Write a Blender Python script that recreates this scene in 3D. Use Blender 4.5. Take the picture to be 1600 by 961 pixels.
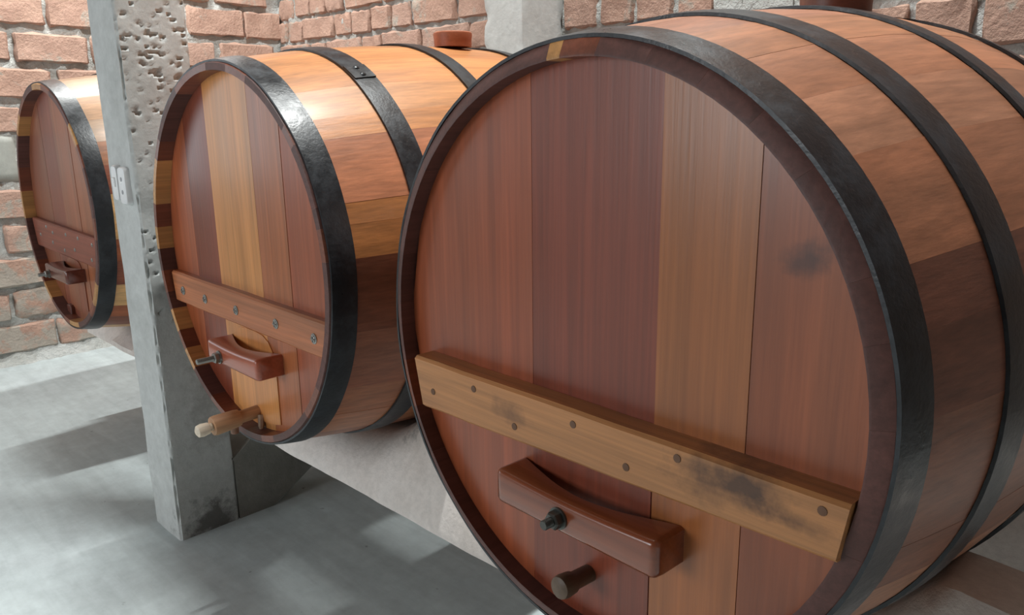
import bpy, math, random
from mathutils import Vector, Matrix, noise

# ------------------------------------------------------------------ clearing
for o in list(bpy.data.objects):
    bpy.data.objects.remove(o, do_unlink=True)
scene = bpy.context.scene
COL = scene.collection
S = 0.6          # metres per working unit
H = 1.6          # floor lies 1.6 working units below the lens


def W(x, y, z):
    return Vector((x * S, y * S, (z + H) * S))


# ------------------------------------------------------------------ camera
FPX, YAW, PITCH, ROLL = 1220.4, 0.7843, 0.2415, -0.0145
fwd = Vector((-math.sin(YAW) * math.cos(PITCH), math.cos(YAW) * math.cos(PITCH), -math.sin(PITCH)))
rgt = Vector((math.cos(YAW), math.sin(YAW), 0))
upv = rgt.cross(fwd)
cr = math.cos(ROLL) * rgt + math.sin(ROLL) * upv
cu = -math.sin(ROLL) * rgt + math.cos(ROLL) * upv
cd = bpy.data.cameras.new('camera')
cam = bpy.data.objects.new('camera', cd)
COL.objects.link(cam)
m = Matrix((cr, cu, -fwd)).transposed().to_4x4()
m.translation = W(0, 0, 0)
cam.matrix_world = m
cd.sensor_width = 36.0
cd.lens = FPX / 1600 * 36.0
cd.clip_start = 0.02
scene.camera = cam

# ------------------------------------------------------------------ world
wd = bpy.data.worlds.new('daylight')
scene.world = wd
wd.use_nodes = True
bg = wd.node_tree.nodes['Background']
bg.inputs[0].default_value = (0.80, 0.90, 1.0, 1)
bg.inputs[1].default_value = 0.4

vs = scene.view_settings
vs.view_transform = 'Standard'
vs.look = 'None'
vs.exposure = -0.1
vs.gamma = 1.0
vs.use_curve_mapping = False

# fluorescent tubes of the room: (x, y, z, length, watts); each is built below as a fitting
TUBES = [(-1.68, 1.95, 5.20, 1.5, 178.0),
         (-5.30, 1.75, 2.40, 1.0, 36.0)]
TUBE_COL = (0.97, 1.0, 0.98)

# daylight entering through the window opening in the left wall
DOOR_Y0, DOOR_Y1, DOOR_Z0, DOOR_Z1 = -2.9, 0.1, -0.5, 1.1
dl = bpy.data.lights.new('window_daylight', 'AREA')
dl.shape = 'RECTANGLE'; dl.size = (DOOR_Z1 - DOOR_Z0) * S; dl.size_y = (DOOR_Y1 - DOOR_Y0) * S
dl.energy = 10.0; dl.color = (0.86, 0.95, 1.0)
dlo = bpy.data.objects.new('window_daylight', dl); COL.objects.link(dlo)
dlo.location = W(-6.25, (DOOR_Y0 + DOOR_Y1) / 2, (DOOR_Z1 + DOOR_Z0) / 2)
dlo.rotation_euler = (0, -math.pi / 2, 0)
# added fill light for the barrel heads, at a made-up front wall window
WX0, WX1, WZ0, WZ1 = -4.6, -1.6, -0.5, 1.5
dl = bpy.data.lights.new('front_fill_light', 'AREA')
dl.shape = 'RECTANGLE'; dl.size = (WX1 - WX0) * S; dl.size_y = (WZ1 - WZ0) * S
dl.energy = 46.0; dl.color = (0.93, 0.97, 1.0)
dlo = bpy.data.objects.new('front_fill_light', dl); COL.objects.link(dlo)
dlo.location = W((WX0 + WX1) / 2, -4.25, (WZ0 + WZ1) / 2)
dlo.rotation_euler = (math.pi / 2, 0, 0)


# ------------------------------------------------------------------ helpers
def lin(r, g, b):
    f = lambda c: (c / 255 / 12.92) if c / 255 <= 0.04045 else ((c / 255 + 0.055) / 1.055) ** 2.4
    return (f(r), f(g), f(b), 1.0)


def link(name, me, parent=None, loc=None):
    o = bpy.data.objects.new(name, me)
    COL.objects.link(o)
    if parent is not None:
        o.parent = parent
    if loc is not None:
        o.location = loc
    return o


def tag(o, label=None, cat=None, group=None, kind=None):
    if label: o['label'] = label
    if cat: o['category'] = cat
    if group: o['group'] = group
    if kind: o['kind'] = kind
    return o


def empty(name, loc, rz=0.0):
    o = bpy.data.objects.new(name, None)
    o.empty_display_size = 0.05
    COL.objects.link(o)
    o.location = loc
    o.rotation_euler = (0, 0, rz)
    return o


class MB:
    """collects vertices and faces in working units; build() makes one mesh object"""
    def __init__(s):
        s.v = []; s.f = []; s.mi = []; s.sm = []

    def add(s, vs, fs, mi=0, smooth=False):
        b = len(s.v)
        s.v += [tuple(q) for q in vs]
        for f in fs:
            s.f.append(tuple(i + b for i in f)); s.mi.append(mi); s.sm.append(smooth)

    def box(s, x0, x1, y0, y1, z0, z1, mi=0, bev=0.0):
        if bev <= 0:
            v = [(x, y, z) for z in (z0, z1) for y in (y0, y1) for x in (x0, x1)]
            s.add(v, [(0, 2, 3, 1), (4, 5, 7, 6), (0, 1, 5, 4), (2, 6, 7, 3), (0, 4, 6, 2), (1, 3, 7, 5)], mi)
        else:
            poly = [(x0 + bev, y0), (x1 - bev, y0), (x1, y0 + bev), (x1, y1 - bev),
                    (x1 - bev, y1), (x0 + bev, y1), (x0, y1 - bev), (x0, y0 + bev)]
            cx, cy = (x0 + x1) / 2, (y0 + y1) / 2
            ins = [(cx + (a - cx) * (1 - 2 * bev / (x1 - x0)), cy + (b - cy) * (1 - 2 * bev / (y1 - y0))) for a, b in poly]
            rings = [[(a, b, z0) for a, b in ins], [(a, b, z0 + bev) for a, b in poly],
                     [(a, b, z1 - bev) for a, b in poly], [(a, b, z1) for a, b in ins]]
            s.loft(rings, mi)

    def loft(s, rings, mi=0, cap=True, closed=True, smooth=False):
        n = len(rings[0]); v = [q for r in rings for q in r]; f = []
        for k in range(len(rings) - 1):
            for i in range(n if closed else n - 1):
                j = (i + 1) % n
                f.append((k * n + i, k * n + j, (k + 1) * n + j, (k + 1) * n + i))
        if cap:
            f.append(tuple(reversed(range(n))))
            f.append(tuple(range((len(rings) - 1) * n, len(rings) * n)))
        s.add(v, f, mi, smooth)

    def lathe(s, org, axis, prof, n=20, mi=0, smooth=True):
        """prof: (distance along axis, radius)"""
        a = Vector(axis).normalized()
        e = a.cross(Vector((0, 0, 1)) if abs(a.z) < 0.9 else Vector((1, 0, 0))).normalized()
        g = a.cross(e)
        o = Vector(org)
        rings = [[tuple(o + a * t + (e * math.cos(2 * math.pi * i / n) + g * math.sin(2 * math.pi * i / n)) * r)
                  for i in range(n)] for t, r in prof]
        s.loft(rings, mi, True, True, smooth)

    def mesh(s, name, mats, sharp=35, off=(0, 0, 0)):
        me = bpy.data.meshes.new(name)
        me.from_pydata([((x + off[0]) * S, (y + off[1]) * S, (z + off[2]) * S) for x, y, z in s.v], [], s.f)
        for mt in (mats if isinstance(mats, (list, tuple)) else [mats]):
            me.materials.append(mt)
        me.polygons.foreach_set('material_index', s.mi)
        me.polygons.foreach_set('use_smooth', [True] * len(s.f) if any(s.sm) else [False] * len(s.f))
        me.update()
        import bmesh
        bm = bmesh.new(); bm.from_mesh(me)
        bmesh.ops.recalc_face_normals(bm, faces=bm.faces)
        bm.to_mesh(me); bm.free()
        if any(s.sm):
            me.set_sharp_from_angle(angle=math.radians(sharp))
        return me

    def build(s, name, mats, parent=None, loc=None, sharp=35, off=(0, 0, 0), color=None):
        o = link(name, s.mesh(name, mats, sharp, off), parent, loc)
        if color: o.color = color
        return o


def nz(p, sc=1.0, seed=0.0):
    return noise.noise(Vector((p[0] * sc + seed, p[1] * sc + seed * 1.7, p[2] * sc - seed * 0.6)))


# ------------------------------------------------------------------ materials
def newmat(name):
    mt = bpy.data.materials.new(name); mt.use_nodes = True
    nt = mt.node_tree
    return mt, nt, nt.nodes['Principled BSDF']


def N(nt, t, **kw):
    n = nt.nodes.new(t)
    for k, v in kw.items():
        if k.startswith('i_'):
            n.inputs[k[2:].replace('_', ' ')].default_value = v
        else:
            setattr(n, k, v)
    return n


def mixc(nt, fac, a, b, mode='MIX'):
    n = nt.nodes.new('ShaderNodeMix'); n.data_type = 'RGBA'; n.blend_type = mode
    for sock, val in ((n.inputs[0], fac), (n.inputs[6], a), (n.inputs[7], b)):
        if hasattr(val, 'is_linked'): nt.links.new(val, sock)
        else: sock.default_value = val
    return n.outputs[2]


def mth(nt, op, a, b=None, clamp=False):
    n = nt.nodes.new('ShaderNodeMath'); n.operation = op; n.use_clamp = clamp
    for sock, val in ((n.inputs[0], a), (n.inputs[1], b)):
        if val is None: continue
        if hasattr(val, 'is_linked'): nt.links.new(val, sock)
        else: sock.default_value = val
    return n.outputs[0]


def ramp(nt, fac, lo, hi, a=0.0, b=1.0):
    n = nt.nodes.new('ShaderNodeMapRange')
    n.inputs[1].default_value = lo; n.inputs[2].default_value = hi
    n.inputs[3].default_value = a; n.inputs[4].default_value = b
    nt.links.new(fac, n.inputs[0])
    return n.outputs[0]


def noisetex(nt, vec, scale, detail=4, rough=0.55, dist=0.0):
    n = N(nt, 'ShaderNodeTexNoise')
    n.inputs['Scale'].default_value = scale; n.inputs['Detail'].default_value = detail
    n.inputs['Roughness'].default_value = rough; n.inputs['Distortion'].default_value = dist
    nt.links.new(vec, n.inputs['Vector'])
    return n.outputs['Fac']


def wood(name, axis, fixed=None, rough=0.32, coat=0.25, stains=(), contrast=1.0):
    """grain along axis 'x','y' or 'z'; the tint is the object's own colour unless fixed"""
    mt, nt, bs = newmat(name)
    tc = N(nt, 'ShaderNodeTexCoord'); oi = N(nt, 'ShaderNodeObjectInfo')
    cb = N(nt, 'ShaderNodeCombineXYZ')
    for i in range(3):
        nt.links.new(mth(nt, 'MULTIPLY', oi.outputs['Random'], 7.0 + 5 * i), cb.inputs[i])
    ad = N(nt, 'ShaderNodeVectorMath', operation='ADD')
    nt.links.new(tc.outputs['Object'], ad.inputs[0]); nt.links.new(cb.outputs[0], ad.inputs[1])

    def sc(across, along):
        v = N(nt, 'ShaderNodeVectorMath', operation='MULTIPLY')
        v.inputs[1].default_value = tuple(along if a == axis else across for a in 'xyz')
        nt.links.new(ad.outputs[0], v.inputs[0]); return v.outputs[0]
    n1 = noisetex(nt, sc(42, 1.6), 1.0, 5, 0.6, 0.6)
    n2 = noisetex(nt, sc(190, 5), 1.0, 3, 0.6)
    n3 = noisetex(nt, sc(5, 1.5), 1.0, 3, 0.5, 0.4)
    if fixed: base = fixed
    else: base = oi.outputs['Color']
    k = contrast
    v1 = ramp(nt, n1, 0.3, 0.7, 1 - 0.26 * k, 1 + 0.16 * k)
    v2 = ramp(nt, n2, 0.3, 0.7, 1 - 0.20 * k, 1 + 0.12 * k)
    v3 = ramp(nt, n3, 0.3, 0.7, 1 - 0.22 * k, 1 + 0.18 * k)
    v = mth(nt, 'MULTIPLY', mth(nt, 'MULTIPLY', v1, v2), v3)
    c = N(nt, 'ShaderNodeCombineColor')
    for i in range(3): nt.links.new(v, c.inputs[i])
    col = mixc(nt, 1.0, base, c.outputs[0], 'MULTIPLY')
    # slow drift towards a redder or yellower tone along the board
    n4 = noisetex(nt, sc(9, 0.8), 1.0, 2)
    col = mixc(nt, ramp(nt, n4, 0.42, 0.7, 0, 0.35), col, mixc(nt, 1.0, col, (1.18, 0.92, 0.75, 1), 'MULTIPLY'))
    for (cx, cy, cz, rx, ry, rz, strength, scol) in stains:
        sb = N(nt, 'ShaderNodeVectorMath', operation='SUBTRACT'); sb.inputs[1].default_value = (cx * S, cy * S, cz * S)
        nt.links.new(tc.outputs['Object'], sb.inputs[0])
        ml = N(nt, 'ShaderNodeVectorMath', operation='MULTIPLY'); ml.inputs[1].default_value = (1 / (rx * S), 1 / (ry * S), 1 / (rz * S))
        nt.links.new(sb.outputs[0], ml.inputs[0])
        ln = N(nt, 'ShaderNodeVectorMath', operation='LENGTH'); nt.links.new(ml.outputs[0], ln.inputs[0])
        nn = noisetex(nt, tc.outputs['Object'], 28, 4, 0.65)
        d = mth(nt, 'ADD', ln.outputs['Value'], ramp(nt, nn, 0.2, 0.8, -0.6, 0.6))
        col = mixc(nt, ramp(nt, d, 0.1, 1.0, strength, 0.0), col, scol)
    nt.links.new(col, bs.inputs['Base Color'])
    nt.links.new(ramp(nt, n3, 0.3, 0.7, rough - 0.05, rough + 0.10), bs.inputs['Roughness'])
    bs.inputs['Coat Weight'].default_value = coat
    bs.inputs['Coat Roughness'].default_value = 0.22
    bp = N(nt, 'ShaderNodeBump'); bp.inputs['Strength'].default_value = 0.12; bp.inputs['Distance'].default_value = 0.002
    nt.links.new(mth(nt, 'ADD', n1, n2), bp.inputs['Height']); nt.links.new(bp.outputs[0], bs.inputs['Normal'])
    return mt


def stone(name, base, dark, light=None, scale=6.0, rough=0.9, bump=0.4, dist=0.01, spots=0.0, streak=None, stains=()):
    """concrete, mortar, plaster: mottled in world space"""
    mt, nt, bs = newmat(name)
    ge = N(nt, 'ShaderNodeNewGeometry')
    pos = ge.outputs['Position']
    n1 = noisetex(nt, pos, scale, 6, 0.62)
    n2 = noisetex(nt, pos, scale * 9, 5, 0.7)
    n3 = noisetex(nt, pos, scale * 0.35, 3, 0.5)
    col = mixc(nt, ramp(nt, n1, 0.35, 0.75, 0, 1), base, dark)
    if light: col = mixc(nt, ramp(nt, n3, 0.45, 0.7, 0, 0.8), col, light)
    v = ramp(nt, n2, 0.25, 0.75, 0.86, 1.10)
    c = N(nt, 'ShaderNodeCombineColor')
    for i in range(3): nt.links.new(v, c.inputs[i])
    col = mixc(nt, 1.0, col, c.outputs[0], 'MULTIPLY')
    if streak:
        ml = N(nt, 'ShaderNodeVectorMath', operation='MULTIPLY'); ml.inputs[1].default_value = streak
        nt.links.new(pos, ml.inputs[0])
        n5 = noisetex(nt, ml.outputs[0], 1.0, 5, 0.65, 0.5)
        vv = ramp(nt, n5, 0.3, 0.7, 0.90, 1.07)
        c2 = N(nt, 'ShaderNodeCombineColor')
        for i in range(3): nt.links.new(vv, c2.inputs[i])
        col = mixc(nt, 1.0, col, c2.outputs[0], 'MULTIPLY')
    if spots > 0:
        n6 = noisetex(nt, pos, 38, 2, 0.5)
        col = mixc(nt, ramp(nt, n6, 0.74, 0.78, 0, spots), col, lin(60, 55, 52))
    for (cx, cy, cz, rx, ry, rz, strength, scol) in stains:
        c0 = W(cx, cy, cz)
        sb = N(nt, 'ShaderNodeVectorMath', operation='SUBTRACT'); sb.inputs[1].default_value = c0
        nt.links.new(pos, sb.inputs[0])
        ml = N(nt, 'ShaderNodeVectorMath', operation='MULTIPLY'); ml.inputs[1].default_value = (1 / (rx * S), 1 / (ry * S), 1 / (rz * S))
        nt.links.new(sb.outputs[0], ml.inputs[0])
        ln = N(nt, 'ShaderNodeVectorMath', operation='LENGTH'); nt.links.new(ml.outputs[0], ln.inputs[0])
        nn = noisetex(nt, pos, 30, 5, 0.7)
        col = mixc(nt, ramp(nt, mth(nt, 'ADD', ln.outputs['Value'], ramp(nt, nn, 0.2, 0.8, -0.9, 0.9)), 0.2, 1.0, strength, 0.0), col, scol)
    nt.links.new(col, bs.inputs['Base Color'])
    bs.inputs['Roughness'].default_value = rough
    bp = N(nt, 'ShaderNodeBump'); bp.inputs['Strength'].default_value = bump; bp.inputs['Distance'].default_value = dist
    nt.links.new(mth(nt, 'ADD', n1, mth(nt, 'MULTIPLY', n2, 0.6)), bp.inputs['Height'])
    nt.links.new(bp.outputs[0], bs.inputs['Normal'])
    return mt


def plain(name, col, rough=0.5, metal=0.0, wear=None, spec=0.5):
    mt, nt, bs = newmat(name)
    tc = N(nt, 'ShaderNodeTexCoord')
    n = noisetex(nt, tc.outputs['Object'], 30, 5, 0.65)
    c = mixc(nt, ramp(nt, n, 0.4, 0.75, 0, 1), col, wear or tuple(x * 0.8 for x in col[:3]) + (1,))
    nt.links.new(c, bs.inputs['Base Color'])
    nt.links.new(ramp(nt, n, 0.3, 0.7, rough - 0.1, rough + 0.12), bs.inputs['Roughness'])
    bs.inputs['Metallic'].default_value = metal
    return mt


def brick_mat():
    mt, nt, bs = newmat('fired_clay_brick')
    ge = N(nt, 'ShaderNodeNewGeometry'); pos = ge.outputs['Position']; oi = N(nt, 'ShaderNodeObjectInfo')
    n1 = noisetex(nt, pos, 14, 6, 0.65)
    n2 = noisetex(nt, pos, 90, 4, 0.7)
    n3 = noisetex(nt, pos, 9, 5, 0.7, 0.6)
    col = mixc(nt, ramp(nt, n1, 0.3, 0.7), lin(186, 152, 134), lin(164, 130, 114))
    col = mixc(nt, ramp(nt, oi.outputs['Random'], 0, 1, 0, 0.55), col, lin(176, 146, 132))
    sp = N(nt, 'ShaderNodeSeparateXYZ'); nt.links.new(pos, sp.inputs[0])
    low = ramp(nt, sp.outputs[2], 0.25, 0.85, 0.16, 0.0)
    col = mixc(nt, ramp(nt, mth(nt, 'ADD', n3, low), 0.57, 0.66, 0, 0.8), col, lin(162, 158, 148))  # mortar smeared on, heavier low down; its grey also paints in shade
    v = ramp(nt, n2, 0.25, 0.75, 0.88, 1.08)
    c = N(nt, 'ShaderNodeCombineColor')
    for i in range(3): nt.links.new(v, c.inputs[i])
    col = mixc(nt, 1.0, col, c.outputs[0], 'MULTIPLY')
    nt.links.new(col, bs.inputs['Base Color']); bs.inputs['Roughness'].default_value = 0.92
    bp = N(nt, 'ShaderNodeBump'); bp.inputs['Strength'].default_value = 0.9; bp.inputs['Distance'].default_value = 0.009
    nt.links.new(mth(nt, 'ADD', n1, mth(nt, 'MULTIPLY', n2, 0.5)), bp.inputs['Height']); nt.links.new(bp.outputs[0], bs.inputs['Normal'])
    return mt


def hoop_mat():
    mt, nt, bs = newmat('black_painted_steel')
    tc = N(nt, 'ShaderNodeTexCoord')
    n1 = noisetex(nt, tc.outputs['Object'], 22, 6, 0.7)
    n2 = noisetex(nt, tc.outputs['Object'], 140, 3, 0.6)
    col = mixc(nt, ramp(nt, n1, 0.45, 0.72), lin(20, 23, 28), lin(48, 53, 59))
    nt.links.new(col, bs.inputs['Base Color'])
    nt.links.new(ramp(nt, n1, 0.3, 0.7, 0.26, 0.50), bs.inputs['Roughness'])
    bs.inputs['Metallic'].default_value = 0.0
    bp = N(nt, 'ShaderNodeBump'); bp.inputs['Strength'].default_value = 0.25; bp.inputs['Distance'].default_value = 0.002
    nt.links.new(n2, bp.inputs['Height']); nt.links.new(bp.outputs[0], bs.inputs['Normal'])
    return mt


M = {}
M['stave'] = wood('varnished_wood_stave', 'y', rough=0.44, coat=0.12)
M['plank'] = wood('varnished_wood_head', 'z', rough=0.36, coat=0.25, contrast=0.8)
M['plank_knot'] = wood('varnished_wood_head_with_knots', 'z', rough=0.36, coat=0.25, contrast=0.8,
                       stains=[(0.397, 0.02, 0.228 + 0.645, 0.05, 0.5, 0.03, 0.75, lin(60, 34, 28)),
                               (0.43, 0.02, 0.25 + 0.645, 0.03, 0.5, 0.03, 0.5, lin(70, 40, 30))])
M['bar'] = wood('varnished_wood_bar', 'x', rough=0.4, coat=0.1)
M['bar_stained'] = wood('tan_bar_with_dark_stains', 'x', rough=0.42, coat=0.05,
                        stains=[(0.335, 0, -0.108 + 0.645, 0.13, 0.5, 0.05, 0.85, lin(52, 34, 30)),
                                (0.44, 0, -0.125 + 0.645, 0.10, 0.5, 0.02, 0.7, lin(60, 38, 30)),
                                (-0.150, 0, -0.128 + 0.645, 0.06, 0.5, 0.03, 0.6, lin(80, 52, 36))])
M['yoke'] = wood('glossy_red_wood', 'x', rough=0.22, coat=0.6, contrast=0.7)
M['turned'] = wood('turned_wood', 'y', rough=0.5, coat=0.0, contrast=0.7)
M['chime_dark'] = wood('dark_chime', 'y', fixed=lin(92, 58, 52), rough=0.5, coat=0.0)
M['chime_mid'] = wood('brown_chime', 'y', fixed=lin(120, 66, 46), rough=0.4, coat=0.2)
M['chime_tan'] = wood('tan_chime', 'y', fixed=lin(188, 140, 86), rough=0.4, coat=0.2)
M['hoop'] = hoop_mat()
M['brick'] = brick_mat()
M['mortar'] = stone('grey_mortar', lin(196, 197, 193), lin(160, 160, 155), lin(206, 208, 206), 7, 0.95, 1.0, 0.018)
M['plaster'] = stone('smooth_grey_plaster', lin(166, 168, 162), lin(146, 148, 142), None, 4, 0.9, 0.15)
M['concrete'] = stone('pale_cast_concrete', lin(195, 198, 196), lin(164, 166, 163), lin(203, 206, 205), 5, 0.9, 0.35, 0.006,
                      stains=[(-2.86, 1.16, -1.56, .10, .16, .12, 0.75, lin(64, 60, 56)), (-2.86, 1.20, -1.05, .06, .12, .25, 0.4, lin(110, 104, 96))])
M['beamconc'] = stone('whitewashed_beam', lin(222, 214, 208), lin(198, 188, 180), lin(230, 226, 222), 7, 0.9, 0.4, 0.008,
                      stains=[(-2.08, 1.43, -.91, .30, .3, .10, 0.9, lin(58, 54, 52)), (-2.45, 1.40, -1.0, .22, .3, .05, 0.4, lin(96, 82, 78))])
M['brace'] = stone('grey_rough_concrete', lin(150, 148, 142), lin(118, 116, 110), None, 5, 0.95, 0.4, 0.008)
M['floor'] = stone('brushed_concrete_floor', lin(188, 198, 199), lin(164, 170, 172), lin(198, 208, 208), 2.2, 0.75, 0.12, 0.004, 0.5, (3.0, 26.0, 1.0))
M['darkwall'] = stone('dark_rough_render', lin(112, 104, 98), lin(92, 86, 82), None, 4, 0.95, 0.3)
M['ceil'] = stone('ceiling_boards', lin(120, 112, 104), lin(96, 90, 84), None, 2, 0.95, 0.1)
M['steel'] = plain('zinc_steel', lin(150, 150, 146), 0.35, 0.9)
M['darksteel'] = plain('oiled_steel', lin(92, 92, 88), 0.35, 0.8)
M['peg'] = plain('dark_wood_peg', lin(104, 70, 46), 0.6)
M['plastic'] = plain('white_plastic', lin(225, 226, 226), 0.35, wear=lin(210, 212, 214))
M['greyplastic'] = plain('grey_plastic', lin(150, 152, 156), 0.5)
M['housing'] = plain('white_enamel', lin(215, 215, 212), 0.45)
tm, tnt, tbs = newmat('lit_tube')
tbs.inputs['Emission Color'].default_value = TUBE_COL + (1,)
tbs.inputs['Emission Strength'].default_value = 6.0
M['tube'] = tm

# ------------------------------------------------------------------ the room
XL, XR, YF, YB, ZC = -6.0, 2.60, -4.0, 3.42, 5.40

fl = MB()
fl.add([(XL - .1, YF, -H), (XR, YF, -H), (XR, YB + .1, -H), (XL - .1, YB + .1, -H)], [(0, 1, 2, 3)])
flo = tag(fl.build('floor', M['floor'], off=(0, 0, H)), 'pale brushed concrete floor with worn patches', kind='structure')
ce = MB(); ce.box(XL - .2, XR + .2, YF, YB + .2, ZC, ZC + .12)
tag(ce.build('ceiling', M['ceil'], off=(0, 0, H)), 'plain plastered ceiling slab', kind='structure')
rw = MB(); rw.box(XR, XR + .2, YF, YB + .2, -H, ZC)
tag(rw.build('wall_right', M['darkwall'], off=(0, 0, H)), 'plain grey plastered wall', kind='structure')


fw_ = MB()
for (xa, xb, za, zb) in ((XL - .2, WX0, -H, ZC), (WX1, XR + .2, -H, ZC), (WX0, WX1, -H, WZ0), (WX0, WX1, WZ1, ZC)):
    fw_.box(xa, xb, YF - .2, YF, za, zb)
tag(fw_.build('wall_front', M['darkwall'], off=(0, 0, H)), 'plain grey plastered wall', kind='structure')


def mortar_sheet(name, axis, a0, a1, step):
    """lumpy mortar bed behind the bricks; axis 'x' -> wall facing +x, 'y' -> wall facing -y"""
    b = MB()
    na = int((a1 - a0) / step); nzs = int((ZC + H) / step)
    vs = []
    for j in range(nzs + 1):
        z = -H + (ZC + H) * j / nzs
        for i in range(na + 1):
            a = a0 + (a1 - a0) * i / na
            d = 0.024 * nz((a, z, 3.0), 9, 1.0) + 0.022 * nz((a, z, 1.0), 24, 5.0) - 0.002
            if z < -1.50: d += (-1.50 - z) * (0.55 + 0.5 * nz((a, z, 0), 6, 2))
            vs.append((XL + d, a, z) if axis == 'x' else (a, YB - d, z))
    hole = lambda a, z: axis == 'x' and DOOR_Y0 < a < DOOR_Y1 and DOOR_Z0 < z < DOOR_Z1
    fs = [(j * (na + 1) + i, j * (na + 1) + i + 1, (j + 1) * (na + 1) + i + 1, (j + 1) * (na + 1) + i)
          for j in range(nzs) for i in range(na)
          if not hole(a0 + (a1 - a0) * (i + .5) / na, -H + (ZC + H) * (j + .5) / nzs)]
    b.add(vs, fs, 0, True)
    # backing slab keeps the wall solid
    if axis == 'x':
        b.box(XL - .2, XL - .03, a0, DOOR_Y0, -H, ZC); b.box(XL - .2, XL - .03, DOOR_Y1, a1, -H, ZC)
        b.box(XL - .2, XL - .03, DOOR_Y0, DOOR_Y1, DOOR_Z1, ZC); b.box(XL - .2, XL - .03, DOOR_Y0, DOOR_Y1, -H, DOOR_Z0)
    else: b.box(a0, a1, YB + .06, YB + .2, -H, ZC)
    return b.build(name, M['mortar'], None, None, 60, (0, 0, H))


wall_left = tag(mortar_sheet('wall_left', 'x', YF, YB + .05, 0.028),
                'rough brick wall with thick grey mortar beside the leftmost barrel', kind='structure')
wall_back = tag(mortar_sheet('wall_back', 'y', XL - .05, XR, 0.028),
                'rough brick wall with thick grey mortar behind the barrels', kind='structure')


def brick_mesh(seed):
    """unit brick: rough front face towards -y, rounded arrises"""
    b = MB(); nx, nzz = 9, 5; vs = []
    for j in range(nzz + 1):
        for i in range(nx + 1):
            gx = [0, .022, .12, .27, .42, .58, .73, .88, .978, 1]; gz = [0, .055, .35, .65, .945, 1]
            u = gx[i] - .5; v = gz[j] - .5
            eu = min(i, nx - i); ev = min(j, nzz - j)
            x = u + (0.012 * nz((u * 4, v * 3, seed), 1.6, seed) if eu else 0.035 * nz((v * 5, seed, 0), 1.5, seed + (3 if i else 0)))
            z = v + (0.03 * nz((u * 4, v * 3, seed + 4), 1.6, seed) if ev else 0.11 * nz((u * 6, seed, 2), 1.5, seed + (5 if j else 0)))
            y = -0.5 + 0.16 * nz((u * 5, v * 3, seed), 1.3, seed)
            if eu == 0 or ev == 0: y += 0.13
            if eu == 0 and ev == 0: x *= 0.985; z *= 0.96; y += .05
            vs.append((x, y, z))
    fs = [(j * (nx + 1) + i, j * (nx + 1) + i + 1, (j + 1) * (nx + 1) + i + 1, (j + 1) * (nx + 1) + i)
          for j in range(nzz) for i in range(nx)]
    rim = [i for i in range(nx)] + [(nx) + j * (nx + 1) for j in range(nzz)] + \
          [nzz * (nx + 1) + i for i in range(nx, 0, -1)] + [j * (nx + 1) for j in range(nzz, 0, -1)]
    k = len(vs)
    for r in rim: vs.append((vs[r][0], 0.5, vs[r][2]))
    n = len(rim)
    for i in range(n): fs.append((rim[i], k + i, k + (i + 1) % n, rim[(i + 1) % n]))
    fs.append(tuple(range(k, k + n)))
    b.add(vs, fs, 0, True)
    return b


brick_mbs = [brick_mesh(s * 3.7 + 1.3) for s in range(8)]
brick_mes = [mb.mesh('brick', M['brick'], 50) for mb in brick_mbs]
rb_ = random.Random(5)


def lay(parent, axis, a, z, L, h, shown, bulk):
    """one brick: a = start along the wall, z = bottom"""
    dpt = 0.085; prot = rb_.uniform(0.005, 0.028); k = rb_.randrange(8)
    c = a + L / 2; zc = z + h / 2; tilt = rb_.uniform(-.018, .018)
    if axis == 'x': loc = (XL + prot - dpt / 2 + .012, c, zc); rz = math.pi / 2
    else: loc = (c, YB - prot + dpt / 2 - .012, zc); rz = 0
    if shown:
        o = link('brick', brick_mes[k], parent, Vector((loc[0] * S, loc[1] * S, (loc[2] + H) * S)))
        o.scale = (L, dpt, h); o.rotation_euler = (0, tilt, rz)
    else:
        mb = brick_mbs[k]; ca, sa = math.cos(rz), math.sin(rz)
        bulk.add([(loc[0] + x * L * ca - y * dpt * sa, loc[1] + x * L * sa + y * dpt * ca, loc[2] + zz * h)
                  for x, y, zz in mb.v], mb.f, 0, True)


# left wall: courses run along y
bulk = MB()
rows = [(-1.515, .18), (-1.29, .18), (-1.065, .18), (-.84, .18), (-.615, .18), (-.34, .20), (-.06, .155), (.158, .178), (.388, .175), (.613, .195)]
z = .845
while z < ZC - .2: rows.append((z, .18)); z += .225
for k, (z0, h) in enumerate(rows):
    off = 1.495 if k % 2 == 0 else 1.72
    a = off - 12 * .46
    while a < YB - .08:
        L = .425 + rb_.uniform(-.02, .012)
        if a + L > YB - .01: L = YB - .02 - a
        if a > YF and L > .1 and not (k == 5 and a < 1.3 and a > .3) and not (DOOR_Z0 - h < z0 < DOOR_Z1 and a < DOOR_Y1 and a + L > DOOR_Y0):
            lay(wall_left, 'x', a + rb_.uniform(0, .012), z0 + rb_.uniform(-.006, .006), L, h, a > -.4 and z0 < 1.0, bulk)
        a += .46
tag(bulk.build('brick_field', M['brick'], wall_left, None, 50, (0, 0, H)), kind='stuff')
pp = MB(); vs = []; ny, nzv = 30, 12
for j in range(nzv + 1):
    for i in range(ny + 1):
        y = .62 + .80 * i / ny; zz = -.375 + .30 * j / nzv
        e = min(i, ny - i, j, nzv - j)
        vs.append((XL + (0.026 if e else 0.0) + .004 * nz((y, zz, 0), 7), y, zz + .012 * nz((y, zz, 3), 9)))
pp.add(vs, [(j * (ny + 1) + i, j * (ny + 1) + i + 1, (j + 1) * (ny + 1) + i + 1, (j + 1) * (ny + 1) + i) for j in range(nzv) for i in range(ny)], 0, True)
pp.build('plaster_patch', M['plaster'], wall_left, None, 60, (0, 0, H))['label'] = 'smooth grey plastered patch'

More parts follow.
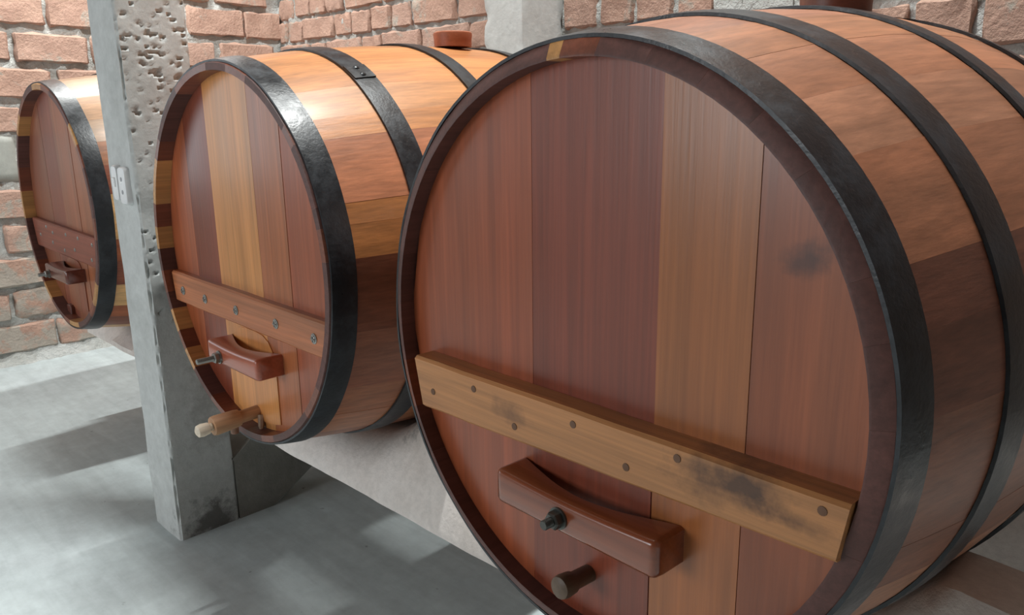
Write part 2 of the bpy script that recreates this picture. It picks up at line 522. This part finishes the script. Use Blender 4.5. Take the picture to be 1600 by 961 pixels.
# back wall: two stretches parted by the concrete column
bulk = MB()
z = -1.55; k = 0
rowsb = []
while z < ZC - .15: rowsb.append(z); z += .1775
shift = .583 - min(rowsb, key=lambda q: abs(q - .583))
for k, z0 in enumerate(rowsb):
    z0 += shift
    a = XL + .03 + (0.0 if k % 2 else -.1)
    while a < -3.30:
        L = rb_.choice([.40, .41, .42, .19, .20]) if k % 2 else rb_.choice([.19, .40, .20, .42])
        s0 = max(a, XL + .02); e0 = min(a + L, -3.275)
        if e0 - s0 > .07: lay(wall_back, 'y', s0, z0 + rb_.uniform(-.005, .005), e0 - s0, .146, -.3 < z0 < 1.1, bulk)
        a += L + .034
z = -1.50; k = 0
while z < ZC - .2:
    a = -2.945
    while a < XR - .1:
        L = rb_.choice([.20, .205, .11, .42]) if a < -1.6 else rb_.choice([.20, .42, .42])
        if abs(z - .35) < .05 and -1.64 < a < -1.2: L = .19 if a > -1.45 else (-1.40 - a)
        if -2.06 < a + L and a < -1.64:
            if a < -2.10: L = -2.05 - a
            else: a = -1.62; continue
        e0 = min(a + L, XR - .02)
        if e0 - a > .06: lay(wall_back, 'y', a, z + rb_.uniform(-.006, .006), e0 - a, .172, -.3 < z < 1.0 and a < .6, bulk)
        a += L + .036
    z += .2175 if False else .2166; k += 1
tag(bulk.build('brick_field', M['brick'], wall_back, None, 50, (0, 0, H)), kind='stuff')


for (nm, ax, p0, p1, q0, q1) in (('window_1', 'x', DOOR_Y0, DOOR_Y1, DOOR_Z0, DOOR_Z1), ('added_window', 'y', WX0, WX1, WZ0, WZ1)):  # the second frame is unseen, added around the front fill light
    b = MB(); t = .07
    for (a0, a1, c0, c1) in ((p0, p0 + t, q0, q1), (p1 - t, p1, q0, q1), (p0 + t, p1 - t, q0, q0 + t), (p0 + t, p1 - t, q1 - t, q1)):
        if ax == 'x': b.box(XL - .16, XL - .06, a0, a1, c0, c1)
        else: b.box(a0, a1, YF - .14, YF - .04, c0, c1)
    tag(b.build(nm, M['housing'], None, None, 30, (0, 0, H)), 'plain painted window frame', kind='structure')

# ------------------------------------------------------------------ concrete members
def column(name, x0, x1, y0, y1, z0, z1, mat, step=0.02, pits=True, rough=.004, lean=0.0):
    """rough cast column; pits = honeycombed voids on the faces"""
    b = MB()
    nx = max(3, int((x1 - x0) / step)); ny = max(3, int((y1 - y0) / step)); zs = []; z = z0
    while z < z1 - .001:
        zs.append(z); z += step if z < .55 else .06
    zs.append(z1)
    ring = [(x0 + (x1 - x0) * i / nx, y0, (0, -1)) for i in range(nx)] + [(x1, y0 + (y1 - y0) * i / ny, (1, 0)) for i in range(ny)] + \
           [(x1 - (x1 - x0) * i / nx, y1, (0, 1)) for i in range(nx)] + [(x0, y1 - (y1 - y0) * i / ny, (-1, 0)) for i in range(ny)]
    cor = [(x0, y0), (x1, y0), (x0, y1), (x1, y1)]
    rings = []
    for z in zs:
        r = []
        for (x, y, n) in ring:
            dx, dy = n
            cd_ = min(math.hypot(x - a, y - c) for a, c in cor)
            d = rough * nz((x, y, z), 7, 2.0)
            if cd_ < .0045: d -= .005 + .022 * max(0, nz((0, 0, z), 17, x * 3 + y)) + .008 * max(0, nz((0, 0, z), 45, y)); dx, dy = ((1 if x > (x0 + x1) / 2 else -1) * .7, (1 if y > (y0 + y1) / 2 else -1) * .7)
            if pits:
                zone = max(0.0, nz((x * .6, y * .6, z), 3.2, 11.0) + .05)
                q = nz((x, y, z * 1.9), 42, 4.0) * .45 + nz((x * .7, y * .7, z * 1.6), 85, 9.0) * .55
                if n == (1, 0) and q > .36 - .30 * zone and -.75 < z < .9: d -= min(.012, (q - (.36 - .30 * zone)) * .07)
            r.append((x + dx * d, y + dy * d, z))
        rings.append(r)
    b.loft(rings, 0, True, True, True)
    return b, ((x0 + x1) / 2, (y0 + y1) / 2, z0)


b, c = column('p', -3.11, -2.867, 1.024, 1.268, -H, ZC, M['concrete'], 0.0085)
tag(b.build('concrete_pillar', M['concrete'], None, W(*c), 40, (-c[0], -c[1], -c[2])),
    'rough square concrete pillar between the left and middle barrels', 'pillar')
b, c = column('p', -3.26, -2.97, 3.08, YB - .01, -H, ZC, M['concrete'], 0.03, False, .003)
tag(b.build('concrete_column', M['concrete'], None, W(*c), 40, (-c[0], -c[1], -c[2])),
    'smooth pale concrete column against the back brick wall', 'column')
for (xa, xb, nm) in ((-2.03, -1.905, 0), (-1.835, -1.66, 1)):
    b = MB()
    rings = []
    for j in range(60):
        zz = -H + (ZC + H) * j / 59
        f = lambda x, s: x + .018 * nz((x, zz, s), 6, s)
        rings.append([(f(xa, 1), YB + .05, zz), (f(xb, 2), YB + .05, zz), (f(xb, 2), YB - .016 + .008 * nz((xb, zz, 0), 9), zz), (f(xa, 1), YB - .016 + .008 * nz((xa, zz, 0), 9), zz)])
    b.loft(rings, 0, True, True, True)
    o = b.build('cast_joint', M['mortar'], wall_back, None, 50, (0, 0, H))
    o['label'] = 'upright strip of grey mortar'

# diagonal brace by the pillar foot
b = MB(); rings = []
n = 26
for j in range(n + 1):
    t = j / n
    lo = (1.43 + .80 * t, -1.60 + .49 * t); hi = (1.262 + .80 * t, -1.335 + .56 * t)
    if t == 0: lo = (1.43, -H)
    rr = [.006 * nz((t * 6, k, 0), 2) for k in range(4)]
    rings.append([(-3.09, lo[0], max(-H, lo[1])), (-2.868 + rr[0], lo[0] + rr[1], max(-H, lo[1])), (-2.868 + rr[2], hi[0] + rr[3], hi[1] + rr[1]), (-3.09, hi[0], hi[1])])
rings.insert(0, [(-3.09, 1.27, -H), (-2.868, 1.27, -H), (-2.868, 1.268, -1.34), (-3.09, 1.268, -1.34)])
b.loft(rings, 0, True, True, True)
c = (-2.98, 1.35, -H)
tag(b.build('concrete_brace', M['brace'], None, W(*c), 40, (-c[0], -c[1], -c[2])),
    'grey concrete brace slanting up and back from the foot of the pillar', 'brace')

# barrels: centre x, y, z, yaw, head radius, bulge
BR = {1: (-0.8562, 1.0175, -0.4307, -0.0429, .550, .092),
      2: (-2.2363, 1.0432, -0.4085, -0.0183, .568, .075),
      3: (-4.0861, 1.0878, -0.3954, -0.0104, .565, .077)}
LEN = 1.63


def rad(k, d):
    R0, bu = BR[k][4], BR[k][5]
    return R0 + bu * (1 - ((d - LEN / 2) / (LEN / 2)) ** 2)


def under(x, y):
    """height of the lowest barrel surface above the point x, y"""
    best = 9
    for k, (cx, cy, cz, yw, R0, bu) in BR.items():
        dx, dy = x - cx, y - cy
        u = dx * math.cos(yw) + dy * math.sin(yw); d = -dx * math.sin(yw) + dy * math.cos(yw)
        if 0 <= d <= LEN and abs(u) < rad(k, d) * .98:
            best = min(best, cz - math.sqrt(rad(k, d) ** 2 - u * u))
    return best


def cradle(x0, x1, zb, y0, y1, name, label, topmax, front=True):
    b = MB(); rings = []
    n = int((x1 - x0) / .03)
    for i in range(n + 1):
        x = x0 + (x1 - x0) * i / n
        ys = [y0, y0 + .002, y0 + .05, y0 + .10, y0 + .15, (y0 + .15 + y1) / 2, y1]
        top = min(under(x, y0 + .15), under(x, y1), under(x, (y0 + y1) / 2), topmax + .03 * nz((x, 0, 0), 4)) - .012
        prof = [zb, zb + .025, zb + .025 + (top - zb - .025) * .45, zb + .025 + (top - zb - .025) * .82, top, top, top]
        r = []
        for k, (y, zz) in enumerate(zip(ys, prof)):
            q = .010 * nz((x, y, zz), 11, 3) * (1 if k > 1 else .3)
            zz = zz + q
            if k >= 2: zz = min(zz, under(x, y) - .006)
            r.append((x, y + .006 * nz((x, zz, 1), 6), zz))
        r.append((x, y1, zb))
        rings.append(r)
    b.loft(rings, 0, True, True, True)
    c = ((x0 + x1) / 2, y0, zb)
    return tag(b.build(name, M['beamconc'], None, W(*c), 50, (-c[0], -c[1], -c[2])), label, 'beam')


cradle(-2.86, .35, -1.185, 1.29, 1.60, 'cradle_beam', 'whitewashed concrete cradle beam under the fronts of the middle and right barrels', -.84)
cradle(-4.60, -3.12, -1.13, 1.29, 1.60, 'cradle_beam', 'whitewashed concrete cradle beam under the front of the leftmost barrel', -.88)
cradle(-2.86, .35, -1.25, 2.25, 2.50, 'cradle_beam', 'whitewashed concrete cradle beam under the rear of the middle and right barrels', -.98)
cradle(-4.60, -3.12, -1.20, 2.25, 2.50, 'cradle_beam', 'whitewashed concrete cradle beam under the rear of the leftmost barrel', -.98)
# stub walls that carry the beams
for (xa, xb, lab) in ((-1.60, -1.44, None), (.12, .33, 'squat concrete pier at the right end of the long cradle beams'),
                      (-4.58, -4.40, 'squat concrete pier under the left end of the short cradle beams'), (-3.32, -3.14, 'squat concrete pier behind the pillar under the short cradle beams')):
    if lab is None: continue
    b = MB()
    b.box(xa, xb, 2.27, 2.47, -H, -1.262 if xa > -3 else -1.212, 0, .012)
    c = ((xa + xb) / 2, 2.37, -H)
    tag(b.build('concrete_pier', M['brace'], None, W(*c), 40, (-c[0], -c[1], -c[2])), lab, 'pier')

# low slab behind the right barrel
b = MB(); rings = []
for i in range(21):
    t = i / 20
    x = -.80 + .62 * t; y = 3.05 - .42 * t
    q = .012 * nz((x, y, 0), 14); w = .010 * nz((x, y, 4), 18)
    rings.append([(x + q, y + w, -H), (x + q - .004, y + w + .012, -1.515 + w), (x + .02, y + .05, -1.50), (x + .25, YB - .02, -1.50), (x + .25, YB - .02, -H)])
b.loft(rings, 0, True, True, True)
c = (-.45, 3.0, -H)
tag(b.build('floor_slab', M['brace'], None, W(*c), 40, (-c[0], -c[1], -c[2])), 'low grey concrete slab with a chipped edge behind the right barrel', 'slab')

# ------------------------------------------------------------------ barrels
RB = .645        # barrel centre above the empty at its underside
rs = random.Random(11)


def make_barrel(k, label, seams, colour, chime, tip, hoops, laps, planks, bar, yoke):
    cx, cy, cz, yw, R0, bu = BR[k]
    root = empty('wine_barrel', W(cx, cy, cz - RB), yw)
    tag(root, label, 'barrel', 'wine barrels lying in a row')
    off = (0, 0, RB)
    d_tip, r_to, r_ti, d_head, d_out = tip
    # ---- staves
    ds = [.06, .14, .24, .36, .50, .65, LEN / 2, LEN - .65, LEN - .50, LEN - .36, LEN - .24, LEN - .14, LEN - .06]
    n = len(seams)
    for i in range(n):
        a0 = seams[i]; a1 = seams[(i + 1) % n]
        if a1 <= a0: a1 += 360
        g = .012
        A0, A1 = math.radians(a0 + g), math.radians(a1 - g)
        na = max(2, int(math.ceil((a1 - a0) / 4.5)))
        ro = rs.uniform(-.0004, .0004)
        prof = [(d_tip, r_ti), (d_tip, r_to), (d_out, rad(k, d_out) + ro)] + [(d, rad(k, d) + ro) for d in ds] + \
               [(LEN - d_out, rad(k, LEN - d_out) + ro), (LEN - d_tip, r_to), (LEN - d_tip, r_ti), (LEN - d_head - .03, r_ti)] + \
               [(d, rad(k, d) - .045) for d in reversed(ds[1:-1])] + [(d_head + .03, r_ti)]
        b = MB(); m_ = len(prof)
        V = [(r * math.cos(A0 + (A1 - A0) * q / na), d, r * math.sin(A0 + (A1 - A0) * q / na)) for q in range(na + 1) for d, r in prof]
        F = []; MI = []
        for q in range(na):
            for e in range(m_):
                f = (e + 1) % m_
                F.append((q * m_ + e, q * m_ + f, (q + 1) * m_ + f, (q + 1) * m_ + e))
                MI.append(1 if e in (0, 1, 2, m_ - 1) else 0)
        F.append(tuple(range(m_))); MI.append(0)
        F.append(tuple(range(na * m_, (na + 1) * m_))); MI.append(0)
        b.add(V, F, 0, True); b.mi = MI
        mid = (a0 + a1) / 2 % 360
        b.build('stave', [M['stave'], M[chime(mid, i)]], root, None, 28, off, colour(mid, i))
    # ---- hoops
    for j, (d0, d1) in enumerate(hoops):
        b = MB(); ns = 112; rings = []
        for i in range(ns):
            a = 2 * math.pi * i / ns
            w = .0012 * math.sin(5 * a + j) + .0008 * math.sin(13 * a)
            pr = [(d0 + w, rad(k, d0) + .0005), (d0 + w, rad(k, d0) + .0065), ((d0 + d1) / 2, rad(k, (d0 + d1) / 2) + .0075), (d1 + w, rad(k, d1) + .0065), (d1 + w, rad(k, d1) + .0005)]
            rings.append([(r * math.cos(a), d, r * math.sin(a)) for d, r in pr])
        rings.append(rings[0])
        b.loft(rings, 0, False, True, True)
        h = b.build('hoop', M['hoop'], root, None, 30, off)
        if laps[j] is not None:
            al = math.radians(laps[j]); b = MB(); rings = []
            for i in range(7):
                a = al - .055 + .11 * i / 6
                rings.append([(r * math.cos(a), d, r * math.sin(a)) for d, r in ((d0 + .002, rad(k, d0) + .006), (d0 + .002, rad(k, d0) + .0105), (d1 - .002, rad(k, d1) + .0105), (d1 - .002, rad(k, d1) + .006))])
            b.loft(rings, 0, True, True, True)
            for s_ in (-.03, .03):
                a = al + s_; dm = (d0 + d1) / 2; r = rad(k, dm) + .0095
                b.lathe((r * math.cos(a), dm, r * math.sin(a)), (math.cos(a), 0, math.sin(a)), [(0, .009), (.003, .0085), (.0055, .004)], 10)
            b.build('lap_joint', M['hoop'], h, None, 30, off)
    # ---- heads, front and back
    rh = r_ti + .003
    edges = [-rh] + [q for q, _, _ in planks[1:]] + [rh]
    for i, (_, pc, mt) in enumerate(planks):
        u0, u1 = edges[i] + .0006, edges[i + 1] - .0006
        us = [u0 + (u1 - u0) * q / 10 for q in range(11)]
        hv = lambda u: math.sqrt(max(0, rh * rh - u * u))
        top = [(u, hv(u)) for u in us]; bot = [(u, -hv(u)) for u in reversed(us)]
        poly = top + bot
        if hv(us[0]) < .02: poly = [q for q in poly if not (q[0] == us[0] and q[1] < 0)]
        if hv(us[-1]) < .02: poly = [q for q in poly if not (q[0] == us[-1] and q[1] < 0)]
        dd = d_head + rs.uniform(-.001, .001)
        for side in (0, 1):
            b = MB()
            if side == 0: b.loft([[(u, dd, v) for u, v in poly], [(u, dd + .03, v) for u, v in poly]])
            else: b.loft([[(u, LEN - dd - .03, v) for u, v in poly], [(u, LEN - dd, v) for u, v in poly]])
            b.build('head_plank', M[mt] if side == 0 else M['plank'], root, None, 30, off, pc)
    return root, off, d_head


def cross_bar(root, off, d_head, th, pts, mat, color, sag=.0):
    """board nailed across the head: pts = top-left, bottom-left, bottom-right, top-right in u, v"""
    b = MB()
    (a, c_, e, g) = pts
    n = 12; bev = .006; rings = []
    for i in range(n + 1):
        t = i / n
        tp = (a[0] + (g[0] - a[0]) * t, a[1] + (g[1] - a[1]) * t); bt = (c_[0] + (e[0] - c_[0]) * t, c_[1] + (e[1] - c_[1]) * t)
        w = .002 * nz((t * 5, 0, th), 1.5)
        rings.append([(tp[0], d_head - .0005, tp[1] + w), (tp[0], d_head - th + bev, tp[1] + w), (tp[0], d_head - th, tp[1] - bev + w),
                      (bt[0], d_head - th, bt[1] + bev + w), (bt[0], d_head - th + bev, bt[1] + w), (bt[0], d_head - .0005, bt[1] + w)])
    b.loft(rings)
    return b.build('cross_bar', M[mat], root, None, 30, off, color)


def make_yoke(root, off, d_head, u0, u1, v0, v1, depth, color, bolt_u, bolt_v, stud, arch=.035, bolt_mat='darksteel', name='yoke'):
    """bar bowed away from the head that clamps the hatch, held by one bolt"""
    b = MB(); n = 24; rings = []; bv = .009; df = d_head - depth
    for i in range(n + 1):
        t = i / n
        t = t * .06 / .1667 if t < .1667 else (1 - (1 - t) * .06 / .1667 if t > .8333 else .06 + (t - .1667) / .6666 * .88)
        u = u0 + (u1 - u0) * t
        e = min(t, 1 - t) * (u1 - u0)
        rnd = 0.0 if e >= .014 else .014 - math.sqrt(max(0, .000196 - (.014 - e) ** 2))
        s_ = math.sin(math.pi * t)
        back = d_head - .001 - arch * s_ ** 1.2
        front = df + rnd * .9
        vt, vb = v1 - rnd * .35 - .007 * s_, v0 + rnd * .35
        ring = []
        for (cu_, cv_, q0) in ((back, vt, 0), (front, vt, 1), (front, vb, 2), (back, vb, 3)):
            if q0 == 0: ring += [(u, back, vt)]
            if q0 == 1: ring += [(u, front + bv, vt), (u, front + bv * .3, vt - bv * .3), (u, front, vt - bv)]
            if q0 == 2: ring += [(u, front, vb + bv), (u, front + bv * .3, vb + bv * .3), (u, front + bv, vb)]
            if q0 == 3: ring += [(u, back, vb)]
        rings.append(ring)
    b.loft(rings, 0, True, True, True)
    y = b.build(name, M['yoke'], root, None, 50, off, color)
    b = MB(); o = (bolt_u, df, bolt_v)
    b.lathe(o, (0, -1, 0), [(-.002, .021), (.004, .021), (.004, .0205)], 20)
    b.build('washer', M[bolt_mat], y, None, 30, off)
    b = MB(); b.lathe((bolt_u, df - .004, bolt_v), (0, -1, 0), [(0, .017), (.014, .017), (.017, .014)], 6, 0, False)
    b.build('nut', M[bolt_mat], y, None, 30, off)
    b = MB(); pr = []
    t = 0.0
    while t < stud: pr += [(t, .0095), (t + .002, .0082)]; t += .004
    pr += [(stud, .0075)]
    b.lathe((bolt_u, df - .018, bolt_v), (0, -1, 0), pr, 14)
    b.build('bolt', M[bolt_mat], y, None, 30, off)
    return y


def hatch(root, off, d_head, u0, u1, v0, v1, splits, colors, proud=.004, arch=.06):
    """small door at the foot of the head with an arched top, made of boards"""
    es = [u0] + splits + [u1]
    um = (u0 + u1) / 2
    for i in range(len(es) - 1):
        a, c_ = es[i] + .0008, es[i + 1] - .0008
        us = [a + (c_ - a) * q / 8 for q in range(9)]
        tp = lambda u: v1 - arch * ((u - um) / ((u1 - u0) / 2)) ** 4
        bt = lambda u: -math.sqrt(v0 * v0 - u * u)
        poly = [(u, tp(u)) for u in us] + [(u, bt(u)) for u in reversed(us)]
        b = MB(); b.loft([[(u, d_head - proud, v) for u, v in poly], [(u, d_head + .004, v) for u, v in poly]])
        b.build('hatch_board', M['plank'], root, None, 30, off, colors[i])


C = {'red': lin(152, 78, 46), 'dred': lin(130, 62, 40), 'tan': lin(184, 122, 74), 'brown': lin(158, 92, 60), 'orange': lin(188, 124, 70),
     'rose': lin(186, 120, 84), 'dbrown': lin(118, 70, 48), 'cream': lin(222, 178, 120), 'rust': lin(164, 88, 54)}


def rnd_seams(fixed, spans, rng):
    """fixed seam angles plus random ones in spans (a0, a1, lo, hi)"""
    s = list(fixed)
    for a0, a1, lo, hi in spans:
        a = a0
        while a < a1 - lo * .6:
            s.append(a % 360); a += rng.uniform(lo, hi)
    return sorted(set(round(q, 2) for q in s))


HOOPS = [(-.001, .066), (.255, .325), (.605, .662), (LEN - .662, LEN - .605), (LEN - .325, LEN - .255), (LEN - .066, LEN + .001)]

# ---- right barrel
s1 = rnd_seams([3.5, 15.5, 24.5, 41, 52, 63, 74, 85, 93.3, 96.6, 109, 121, 129.5, 142], [(153, 355, 9, 15)], rs)
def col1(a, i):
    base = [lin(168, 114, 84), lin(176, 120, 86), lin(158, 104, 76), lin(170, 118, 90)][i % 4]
    if 335 < a or a < 3: return lin(132, 84, 62)  # painted shade: staves low on the right flank darkened, here and below
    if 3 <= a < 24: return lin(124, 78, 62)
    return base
def ch1(a, i):
    if 93 < a < 97: return 'chime_tan'
    if 85 < a < 93 or 196 < a < 204: return 'chime_mid'
    return 'chime_dark'
pl1 = [(None, C['red'], 'plank'), (-.134, C['dred'], 'plank'), (.157, lin(172, 104, 56), 'plank'), (.328, lin(150, 82, 48), 'plank_knot')]
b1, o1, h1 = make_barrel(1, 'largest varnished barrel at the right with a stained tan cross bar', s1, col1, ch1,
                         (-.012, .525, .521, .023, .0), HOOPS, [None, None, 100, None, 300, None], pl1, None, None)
cb = cross_bar(b1, o1, h1, .050, [(-.455, -.079), (-.432, -.192), (.500, -.164), (.512, -.073)], 'bar_stained', lin(186, 128, 78))
for (u, v) in ((-.255, -.106), (-.392, -.147), (.018, -.103), (.139, -.144), (.240, -.095), (-.135, -.152), (.476, -.094)):
    b = MB(); b.lathe((u, h1 - .0495, v), (0, -1, 0), [(0, .0075), (.0016, .007), (.002, .004)], 12)
    b.build('peg', M['peg'], cb, None, 30, o1)
hatch(b1, o1, h1, -.133, .156, -.50, -.150, [], [C['dred']], .0015, 0.0)
make_yoke(b1, o1, h1, -.163, .226, -.308, -.238, .078, lin(140, 76, 48), .010, -.278, .022, .040)
b = MB(); b.lathe((.017, h1 + .004, -.421), (0, -1, .06), [(0, .017), (.05, .0175), (.056, .021), (.078, .023), (.088, .021), (.092, .014)], 20)
b.build('cork_plug', M['turned'], b1, None, 40, o1, lin(104, 84, 66))

# ---- middle barrel
s2 = rnd_seams([6, 14.5, 20, 37.5, 44, 54.5, 67, 79, 92, 104, 117, 129, 141.5, 149.5, 158, 166.5, 175, 183, 191, 199, 205.5, 214, 221.5, 346.5, 328],
               [(230, 326, 8, 15)], rs)
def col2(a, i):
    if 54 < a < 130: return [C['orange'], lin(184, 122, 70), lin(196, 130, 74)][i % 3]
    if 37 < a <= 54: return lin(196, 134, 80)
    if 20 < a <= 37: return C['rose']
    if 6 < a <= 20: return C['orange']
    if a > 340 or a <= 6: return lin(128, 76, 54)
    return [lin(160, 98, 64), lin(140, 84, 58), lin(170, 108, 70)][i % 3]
def ch2(a, i):
    for lo, hi, c in ((149.5, 166.5, 'chime_tan'), (175, 183, 'chime_tan'), (205.5, 214, 'chime_tan'), (221.5, 236, 'chime_tan'), (191, 199, 'chime_mid'), (92, 104, 'chime_mid')):
        if lo <= a < hi: return c
    return 'chime_dark' if i % 3 else 'chime_mid'
pl2 = [(None, C['rust'], 'plank'), (-.35, C['dred'], 'plank'), (-.178, lin(204, 138, 78), 'plank'), (.110, lin(168, 98, 58), 'plank'), (.282, C['red'], 'plank')]
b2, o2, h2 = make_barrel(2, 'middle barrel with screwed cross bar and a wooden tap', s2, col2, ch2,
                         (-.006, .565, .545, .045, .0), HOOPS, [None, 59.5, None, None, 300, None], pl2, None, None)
cb = cross_bar(b2, o2, h2, .028, [(-.520, -.105), (-.505, -.212), (.497, -.218), (.526, -.112)], 'bar', lin(182, 112, 72))
for (u, v) in ((-.435, -.165), (-.257, -.167), (-.031, -.167), (.223, -.164), (.434, -.167)):
    b = MB(); o = (u, h2 - .027, v)
    b.lathe(o, (0, -1, 0), [(0, .0155), (.003, .015), (.004, .010), (.0055, .0095), (.007, .006)], 16)
    b.box(u - .008, u + .008, h2 - .0355, h2 - .033, v - .0016, v + .0016); b.box(u - .0016, u + .0016, h2 - .0355, h2 - .033, v - .008, v + .008)
    b.build('screw', M['steel'], cb, None, 30, o2)
hatch(b2, o2, h2, -.135, .15, -.525, -.228, [], [lin(204, 138, 78)])
make_yoke(b2, o2, h2, -.145, .195, -.335, -.268, .085, lin(160, 82, 56), -.055, -.311, .055, .040, 'steel')
# wooden tap
t = empty('wooden_tap', W(0, 0, 0)); bpy.data.objects.remove(t)
b = MB(); b.lathe((.0, h2 + .004, -.498), (0, -1, -.05), [(0, .021), (.07, .020), (.072, .026), (.085, .0285), (.15, .031), (.158, .029)], 22)
tp = b.build('tap_body', M['turned'], b2, None, 40, o2, lin(186, 146, 112))
b = MB(); b.lathe((.0, h2 - .150, -.506), (0, -1, -.08), [(0, .012), (.012, .012), (.016, .018), (.036, .021), (.050, .018), (.056, .008)], 18)
b.build('tap_key', M['turned'], tp, None, 40, o2, lin(226, 214, 194))
b = MB(); b.lathe((.0, h2 - .085, -.52), (0, 0, -1), [(0, .013), (.028, .012), (.030, .008)], 14)
b.build('tap_spout', M['turned'], tp, None, 40, o2, lin(140, 104, 84))
b = MB(); b.lathe((.022, h2 - .004, -.505), (.35, -.25, -.9), [(0, .012), (.035, .010), (.05, .004)], 8)
b.build('sealing_wedge', M['turned'], b2, None, 40, o2, lin(176, 150, 128))

# ---- left barrel
s3 = rnd_seams([], [(0, 356, 8, 15)], rs)
def col3(a, i): return [lin(178, 140, 102), lin(168, 128, 90), lin(160, 106, 70)][i % 3] if 20 < a < 140 else ([C['cream'], lin(140, 78, 54), lin(168, 98, 62)][i % 3])
def ch3(a, i): return ['chime_dark', 'chime_dark', 'chime_mid', 'chime_tan'][i % 4]
pl3 = [(None, lin(140, 82, 58), 'plank'), (-.22, lin(128, 70, 52), 'plank'), (-.02, lin(152, 92, 64), 'plank'), (.20, lin(156, 94, 62), 'plank')]
b3, o3, h3 = make_barrel(3, 'leftmost barrel half hidden behind the concrete pillar, its dark cross bar nailed on', s3, col3, ch3,
                         (-.006, .560, .538, .045, .0), HOOPS, [None, None, 70, None, 300, None], pl3, None, None)
cb = cross_bar(b3, o3, h3, .026, [(-.515, -.080), (-.480, -.225), (.470, -.235), (.520, -.100)], 'bar', lin(132, 70, 52))
for (u, v) in ((-.40, -.16), (-.20, -.18), (-.28, -.11), (-.18, -.13), (.03, -.12), (.21, -.12), (.40, -.13), (.14, -.18), (.37, -.20), (-.02, -.20)):
    b = MB(); b.lathe((u, h3 - .0255, v), (0, -1, 0), [(0, .010), (.002, .009), (.004, .004)], 10)
    b.build('nail_head', M['steel'], cb, None, 30, o3)
hatch(b3, o3, h3, -.13, .13, -.50, -.24, [.03], [lin(150, 88, 60), lin(142, 78, 54)])
make_yoke(b3, o3, h3, -.175, .16, -.335, -.270, .085, lin(104, 54, 42), -.11, -.316, .03, .035, 'steel')
b = MB(); b.box(-.155, -.10, h3 - .02, h3 + .004, -.535, -.485, 0, .004)
b.build('wooden_stop', M['bar'], b3, None, 30, o3, lin(104, 56, 44))

# bungs in the barrel tops
for (k, br, lab, cc, hh) in ((2, .064, 'square-shouldered reddish wooden bung standing in the top of the middle barrel', lin(168, 98, 66), .040),
                            (1, .076, 'dark brown wooden bung standing in the top of the right barrel', lin(110, 66, 50), .075),
                            (3, .064, 'wooden bung standing in the top of the leftmost barrel', lin(150, 92, 64), .040)):
    cx, cy, cz, yw, R0, bu = BR[k]
    d = LEN / 2
    px, py, pz = cx - math.sin(yw) * d + (.10 if k == 2 else .03), cy + math.cos(yw) * d, cz + rad(k, d) - .006
    b = MB(); b.lathe((0, 0, 0), (0, 0, 1), [(0, br), (.02, br), (hh, br * 1.04), (hh + .006, br * 1.02), (hh + .009, br * .95)], 28)
    tag(b.build('barrel_bung', M['turned'], None, W(px, py, pz), 40, (0, 0, 0), cc), lab, 'bung', 'bungs in the barrel tops')

# ------------------------------------------------------------------ small fittings
for (xc, zc, w, h, lab) in ((-3.008, -.217, .054, .128, 'narrow white plastic switch plate, the left one on the pillar'),
                            (-2.938, -.224, .068, .134, 'white plastic socket plate with two dark holes, the right one on the pillar')):
    root = empty('switch_plate', W(xc, 1.024, zc - h / 2)); tag(root, lab, 'switch plate', 'white plates on the pillar')
    b = MB(); r = .018; poly = []
    for (sx, sz, a0) in ((1, 1, 0), (-1, 1, 90), (-1, -1, 180), (1, -1, 270)):
        for q in range(5):
            a = math.radians(a0 + 22.5 * q); poly.append((sx * (w / 2 - r) + r * math.cos(a), sz * (h / 2 - r) + r * math.sin(a) + h / 2))
    sc = lambda f: [(x * f, (z - h / 2) * f + h / 2) for x, z in poly]
    b.loft([[(x, .004, z) for x, z in poly], [(x, -.014, z) for x, z in poly], [(x, -.020, z) for x, z in sc(.93)], [(x, -.021, z) for x, z in sc(.6)]], 0, True, True, True)
    b.build('cover', M['plastic'], root, None, 40)
    if w > .06:
        for zz in (.045, .09):
            b = MB(); b.lathe((0, -.0195, zz), (0, -1, 0), [(0, .008), (.0025, .008), (.003, .004)], 12)
            b.build('socket_hole', M['greyplastic'], root, None, 40)
    else:
        b = MB(); b.box(-.012, .012, -.026, -.018, .05, .085, 0, .003); b.build('rocker', M['plastic'], root, None, 40)

for i, (x, y, z, L, watts) in enumerate(TUBES):
    root = empty('tube_lamp', W(x, y, z)); tag(root, ['fluorescent tube lamp on the ceiling above the middle barrel',
                                                   'fluorescent tube lamp hung on two rods near the left wall'][i], 'lamp', 'ceiling tube lamps')
    b = MB(); b.box(-.06, .06, -L / 2 - .05, L / 2 + .05, .06, min(ZC - z, .15), 0, .012); b.build('housing', M['housing'], root)
    for e in (-1, 1):
        if ZC - z > .2:
            b = MB(); b.lathe((0, e * L * .35, .15), (0, 0, 1), [(0, .01), (ZC - z - .15, .01)], 8); b.build('hanging_rod', M['steel'], root)
        b = MB(); b.box(-.03, .03, e * (L / 2 + .02) - .02, e * (L / 2 + .02) + .02, -.02, .065, 0, .005); b.build('socket', M['plastic'], root)
    b = MB(); b.lathe((0, -L / 2, 0.02), (0, 1, 0), [(0, .018), (.01, .022), (L - .01, .022), (L, .018)], 16); b.build('tube', M['tube'], root)
    ld = bpy.data.lights.new('tube_light', 'AREA'); ld.shape = 'RECTANGLE'; ld.size = .05 * S; ld.size_y = L * S
    ld.energy = watts; ld.color = TUBE_COL
    lo = bpy.data.objects.new('tube_light', ld); COL.objects.link(lo); lo.parent = root; lo.location = (0, 0, -.012 * S)
